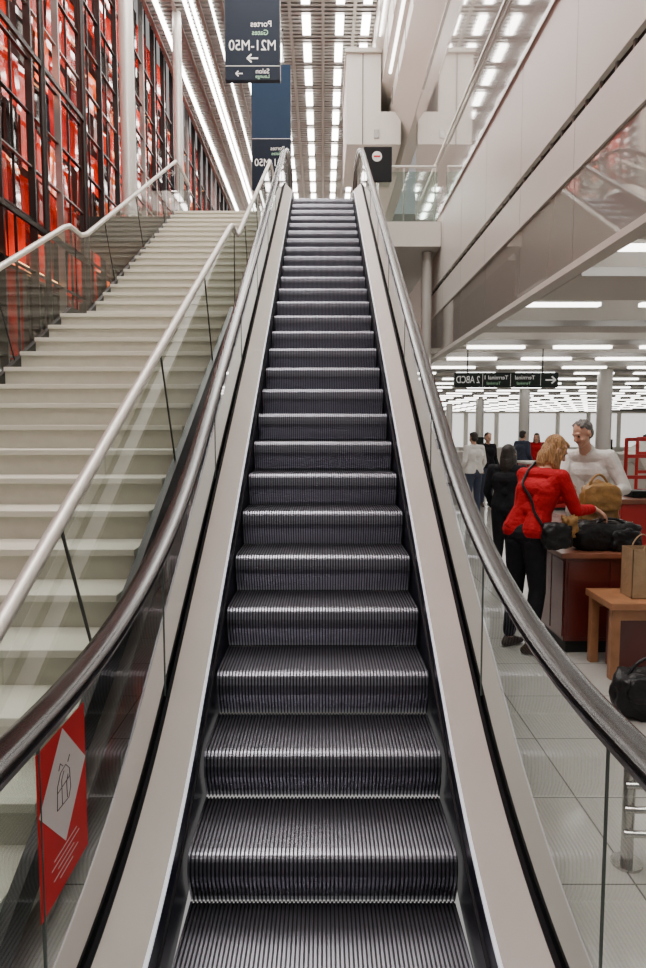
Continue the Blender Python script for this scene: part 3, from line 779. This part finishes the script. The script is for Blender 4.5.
        for q in s.p:
            l = q[-1]
            if l not in labs: labs.append(l)
            if q[0] == 'c':
                _, a, b, ra, rb, _l = q
                a_ = np.array(a); d = np.array(b)-a_; L2 = max(d@d, 1e-9)
                t = np.clip(((C-a_)@d)/L2, 0, 1); dist = np.linalg.norm(C-a_-t[:, None]*d, axis=1)-(ra+(rb-ra)*t)
            else:
                _, c, r, B, _l = q
                m = np.array([list(x) for x in B]); Q = (C-np.array(c))@m.T; rr = np.array(r)
                k0 = np.linalg.norm(Q/rr, axis=1); k1 = np.linalg.norm(Q/(rr*rr), axis=1)+1e-9; dist = k0*(k0-1)/k1
            w = dist < best; best[w] = dist[w]; bi[w] = labs.index(l)
        for l in labs: me2.materials.append(M[mats.get(l, l)])
        me2.polygons.foreach_set('material_index', bi.astype(np.int32))
        me2.polygons.foreach_set('use_smooth', [True]*n)
        ob = bpy.data.objects.new(name, me2); COL.objects.link(ob); ob.parent = parent
        return ob

def torso(P, hl, hr, sl, sr, l, lb, rw=0.10, female=False):
    hl, hr, sl, sr = map(Vector, (hl, hr, sl, sr)); hc = (hl+hr)/2; sc_ = (sl+sr)/2
    wst = hc.lerp(sc_, 0.42)
    wl = wst + (hl-hc)*0.75; wr = wst+(hr-hc)*0.75
    chl = hc.lerp(sc_, 0.75)+(sl-sc_)*0.5; chr_ = hc.lerp(sc_, 0.75)+(sr-sc_)*0.5
    k = 0.9 if female else 1.0
    P.cap(hl, hr, 0.115*k, 0.115*k, lb)
    for h, w, c in ((hl, wl, chl), (hr, wr, chr_)):
        P.cap(h+Vector((0, 0, .03)), w, 0.122*k, rw*k, l); P.cap(w, c, rw*k, 0.115*k, l)
    P.cap(wl, wr, rw*k, rw*k, l); P.cap(chl, chr_, 0.115*k, 0.115*k, l)
    P.cap(sl, sr, 0.062*k, 0.062*k, l); P.cap(chl, sl, 0.09*k, 0.062*k, l); P.cap(chr_, sr, 0.09*k, 0.062*k, l)
    P.cap(sc_, sc_.lerp(sl, 0.5), 0.075*k, 0.065*k, l); P.cap(sc_, sc_.lerp(sr, 0.5), 0.075*k, 0.065*k, l)
    return sc_

def leg(P, h, kn, an, fd, l, foot='shoe', cuff=0.0):
    h, kn, an, fd = Vector(h), Vector(kn), Vector(an), Vector(fd).normalized()
    P.cap(h, kn, 0.098, 0.066, l); c = an.lerp(kn, 0.12+cuff)
    P.cap(kn, kn.lerp(an, 0.3), 0.066, 0.064, l); P.cap(kn.lerp(an, 0.3), c, 0.064, 0.052, l)
    P.cap(c, an, 0.036, 0.033, 'skin')
    heel = an-fd*0.04; heel.z = 0.032; toe = an+fd*0.15; toe.z = 0.024; ball = an+fd*0.09; ball.z = 0.03
    P.cap(an, heel, 0.034, 0.03, foot); P.cap(heel, ball, 0.03, 0.03, foot); P.cap(ball, toe, 0.033, 0.022, foot); P.cap(an, ball, 0.033, 0.028, foot)

# woman in red cardigan
g = grp('woman_in_red_cardigan'); P = Body()
hR, hL = (1.635, 5.02, .93), (1.525, 5.16, .93)
sR, sL = Vector((1.80, 4.97, 1.385)), Vector((1.60, 5.24, 1.385))
sc_ = torso(P, hL, hR, sL, sR, 'jacket', 'trousers', female=True)
P.ell((1.78, 5.19, 1.24), (.10, .07, .08), (Vector((.6, -.8, 0)), Vector((.8, .6, 0)), Vector((0, 0, 1))), 'jacket')
P.chain([sc_+Vector((.01, 0, .02)), (1.765, 5.15, 1.48)], (.052, .048), 'skin')
P.cap((1.765, 5.15, 1.47), (1.80, 5.16, 1.53), .047, .047, 'skin')
P.head((1.815, 5.16, 1.585), (.80, .05, -.58), (.55, .05, .80), 'hair', 'long')
eR = Vector((1.91, 4.95, 1.13)); wR = Vector((2.10, 5.07, 1.13))
P.chain([sR, sR.lerp(eR, .5), eR], (.062, .056, .048), 'jacket'); P.chain([eR, eR.lerp(wR, .8)], (.048, .038), 'jacket'); P.cap(eR.lerp(wR, .8), wR, .026, .023, 'skin')
P.hand(wR, (.65, .30, -.42), (-.3, -.1, -1), -1, 0.45)
eL = Vector((1.79, 5.37, 1.16)); wL = Vector((1.98, 5.34, 1.18))
P.chain([sL, eL], (.060, .048), 'jacket'); P.chain([eL, eL.lerp(wL, .8)], (.048, .038), 'jacket'); P.cap(eL.lerp(wL, .8), wL, .026, .023, 'skin')
P.hand(wL, (.85, .1, -.25), (-.1, -.1, -1), 1, 0.45)
leg(P, (1.625, 5.03, .88), (1.66, 5.03, .50), (1.60, 5.0, .075), (.85, -.3, 0), 'trousers')
leg(P, (1.53, 5.15, .88), (1.54, 5.19, .50), (1.50, 5.22, .075), (.8, .5, 0), 'trousers')
wb = P.build('body', {'jacket': 'redcloth', 'trousers': 'blackcloth', 'hair': 'hair_blonde'}, 0.0052, g)
def strap(obj, pts, k, r, parent, name):
    bv = BVHTree.FromPolygons([v.co for v in obj.data.vertices], [tuple(p.vertices) for p in obj.data.polygons])
    out = []
    pts = [Vector(p) for p in pts]
    for a, c in zip(pts[:-1], pts[1:]):
        for i in range(10):
            q = a.lerp(c, i/10); loc, nrm, idx, d = bv.find_nearest(q); out.append(loc+nrm*r*0.7)
    for _ in range(3): out = [out[0]]+[(out[i-1]+out[i]*2+out[i+1])/4 for i in range(1, len(out)-1)]+[out[-1]]
    b = MB(); b.tube(out, r, k, 8); b.obj(name, parent, smooth=True)
strap(wb, [(1.86, 5.2, 1.36), (1.66, 5.19, 1.50), (1.52, 5.10, 1.35), (1.56, 4.95, 1.15), (1.68, 4.84, 1.0)], 'black', 0.011, g, 'bag_strap')
soft('shoulder_bag', (1.74, 4.87, 0.95), (0.22, 0.10, 0.20), 'black', g, 12, 0.02)
soft('scarf', (1.84, 4.88, 1.02), (0.10, 0.07, 0.16), 'brown', g, 14, 0.03)

# man in white shirt
g = grp('man_in_white_shirt'); P = Body()
DM = Vector((-0.06, 0.05, 0.0))
hc = Vector((2.52, 6.02, .95))+DM; rt = Vector((-.8, .6, 0))
sc0 = Vector((2.45, 5.93, 1.50))+DM; sR = sc0+rt*.19; sL = sc0-rt*.19
sc_ = torso(P, hc-rt*.085, hc+rt*.085, sL, sR, 'shirt', 'trousers', rw=0.118)
P.chain([sc_+Vector((0, 0, .02)), Vector((2.405, 5.87, 1.59))+DM, Vector((2.385, 5.85, 1.63))+DM], (.060, .056, .052), 'skin')
P.chain([sc_+Vector((0.02, 0.02, .05)), Vector((2.43, 5.90, 1.56))+DM], (.066, .062), 'shirt')
P.head(Vector((2.365, 5.83, 1.71))+DM, (-.85, -.38, -.42), (-.35, -.12, .93), 'hair', 'short')
eR = Vector((2.15, 5.95, 1.26)); wR = Vector((2.06, 5.72, 1.28))
P.chain([sR, sR.lerp(eR, .5), eR], (.07, .064, .053), 'shirt'); P.chain([eR, eR.lerp(wR, .85)], (.053, .042), 'shirt'); P.cap(eR.lerp(wR, .85), wR, .029, .026, 'skin')
P.hand(wR, (.45, -.70, -.2), (.6, -.1, -.6), -1, 0.55, k=1.08)
eL = Vector((2.66, 5.79, 1.22)); wL = Vector((2.52, 5.67, 1.21))
P.chain([sL, sL.lerp(eL, .5), eL], (.07, .064, .053), 'shirt'); P.chain([eL, eL.lerp(wL, .85)], (.053, .042), 'shirt'); P.cap(eL.lerp(wL, .85), wL, .029, .026, 'skin')
P.hand(wL, (-.6, -.55, .1), (-.7, .4, -.1), 1, 0.5, k=1.08)
leg(P, hc-rt*.09+Vector((0, 0, -.05)), (2.60, 5.94, .50), (2.60, 6.02, .08), (-.5, -.8, 0), 'trousers')
leg(P, hc+rt*.09+Vector((0, 0, -.05)), (2.42, 6.10, .50), (2.42, 6.16, .08), (-.5, -.8, 0), 'trousers')
P.build('body', {'shirt': 'whitecloth', 'trousers': 'navycloth', 'hair': 'hair_grey'}, 0.0055, g)

def standing(name, x, y, h, ang, top, bot, hair, style, voxel=0.012):
    g = grp(name); P = Body(); k = h/1.75
    f = Vector((math.cos(ang), math.sin(ang), 0)); rt = Vector((f.y, -f.x, 0)); o = Vector((x, y, 0)); U = Vector((0, 0, 1))
    hc = o+U*.93*k; sc0 = o+U*1.43*k
    sc_ = torso(P, hc-rt*.085, hc+rt*.085, sc0-rt*.18, sc0+rt*.18, 'top', 'bot', female=(style == 'long'))
    P.cap(sc_, sc0+U*.11*k+f*.02, .055, .05, 'skin'); P.head(sc0+U*.20*k+f*.03, f-U*.15, U, 'hair', style)
    for sg in (1, -1):
        s_ = sc0+rt*.18*sg; e = s_+rt*.06*sg-U*.29*k-f*.02; w = e-U*.20*k+f*.14
        P.chain([s_, e], (.062, .048), 'top'); P.chain([e, w], (.048, .035), 'top'); P.hand(w, -U*.8+f*.5, -rt*sg, -sg, 0.3)
        leg(P, hc+rt*.09*sg-U*.04, o+rt*.10*sg+f*.02+U*.5*k, o+rt*.11*sg-f*.02+U*.08, f+rt*.2*sg, 'bot')
    P.build('body', {'top': top, 'bot': bot, 'hair': hair}, voxel, g)
standing('woman_in_black', 2.13, 7.6, 1.57, 0.9, 'blackcloth', 'blackcloth', 'hair_dark', 'long', 0.009)
standing('traveller_in_grey', 2.95, 12.9, 1.70, 2.0, 'whitecloth', 'navycloth', 'hair_dark', 'short')
standing('traveller_in_dark_coat', 3.70, 14.9, 1.68, -1.2, 'blackcloth', 'navycloth', 'hair_dark', 'short')
standing('traveller_in_navy', 5.0, 16.6, 1.72, 0.6, 'navycloth', 'blackcloth', 'hair_dark', 'short')
standing('traveller_in_red', 5.75, 17.8, 1.66, -1.9, 'redcloth', 'blackcloth', 'hair_dark', 'long')

# ------------------------------------------------------------------ light and camera
w = bpy.data.worlds.new('world'); SC.world = w; w.use_nodes = True
w.node_tree.nodes['Background'].inputs['Color'].default_value = (1.0, 0.97, 0.94, 1)
w.node_tree.nodes['Background'].inputs['Strength'].default_value = 0.4
def area(name, loc, rot, sx, sy, e, col=(1, .96, .91)):
    l = bpy.data.lights.new(name, 'AREA'); l.shape = 'RECTANGLE'; l.size = sx; l.size_y = sy; l.energy = e; l.color = col
    o = bpy.data.objects.new(name, l); COL.objects.link(o); o.location = loc; o.rotation_euler = rot
area('added_overhead_fill', (-1.2, 2.0, 11.8), (0, 0, 0), 2.5, 6, 480)  # this area light and the next are added fill, not ceiling fixtures
area('added_overhead_fill', (-1.2, 11.0, 11.8), (0, 0, 0), 2.5, 6, 560)
cam = bpy.data.cameras.new('camera'); co = bpy.data.objects.new('camera', cam); COL.objects.link(co)
co.location = (0, 0, 1.74); co.rotation_euler = (math.radians(85.3), 0, 0)
cam.sensor_fit = 'VERTICAL'; cam.sensor_height = 36; cam.lens = 660/968*36; cam.clip_end = 200; cam.clip_start = 0.05
SC.camera = co
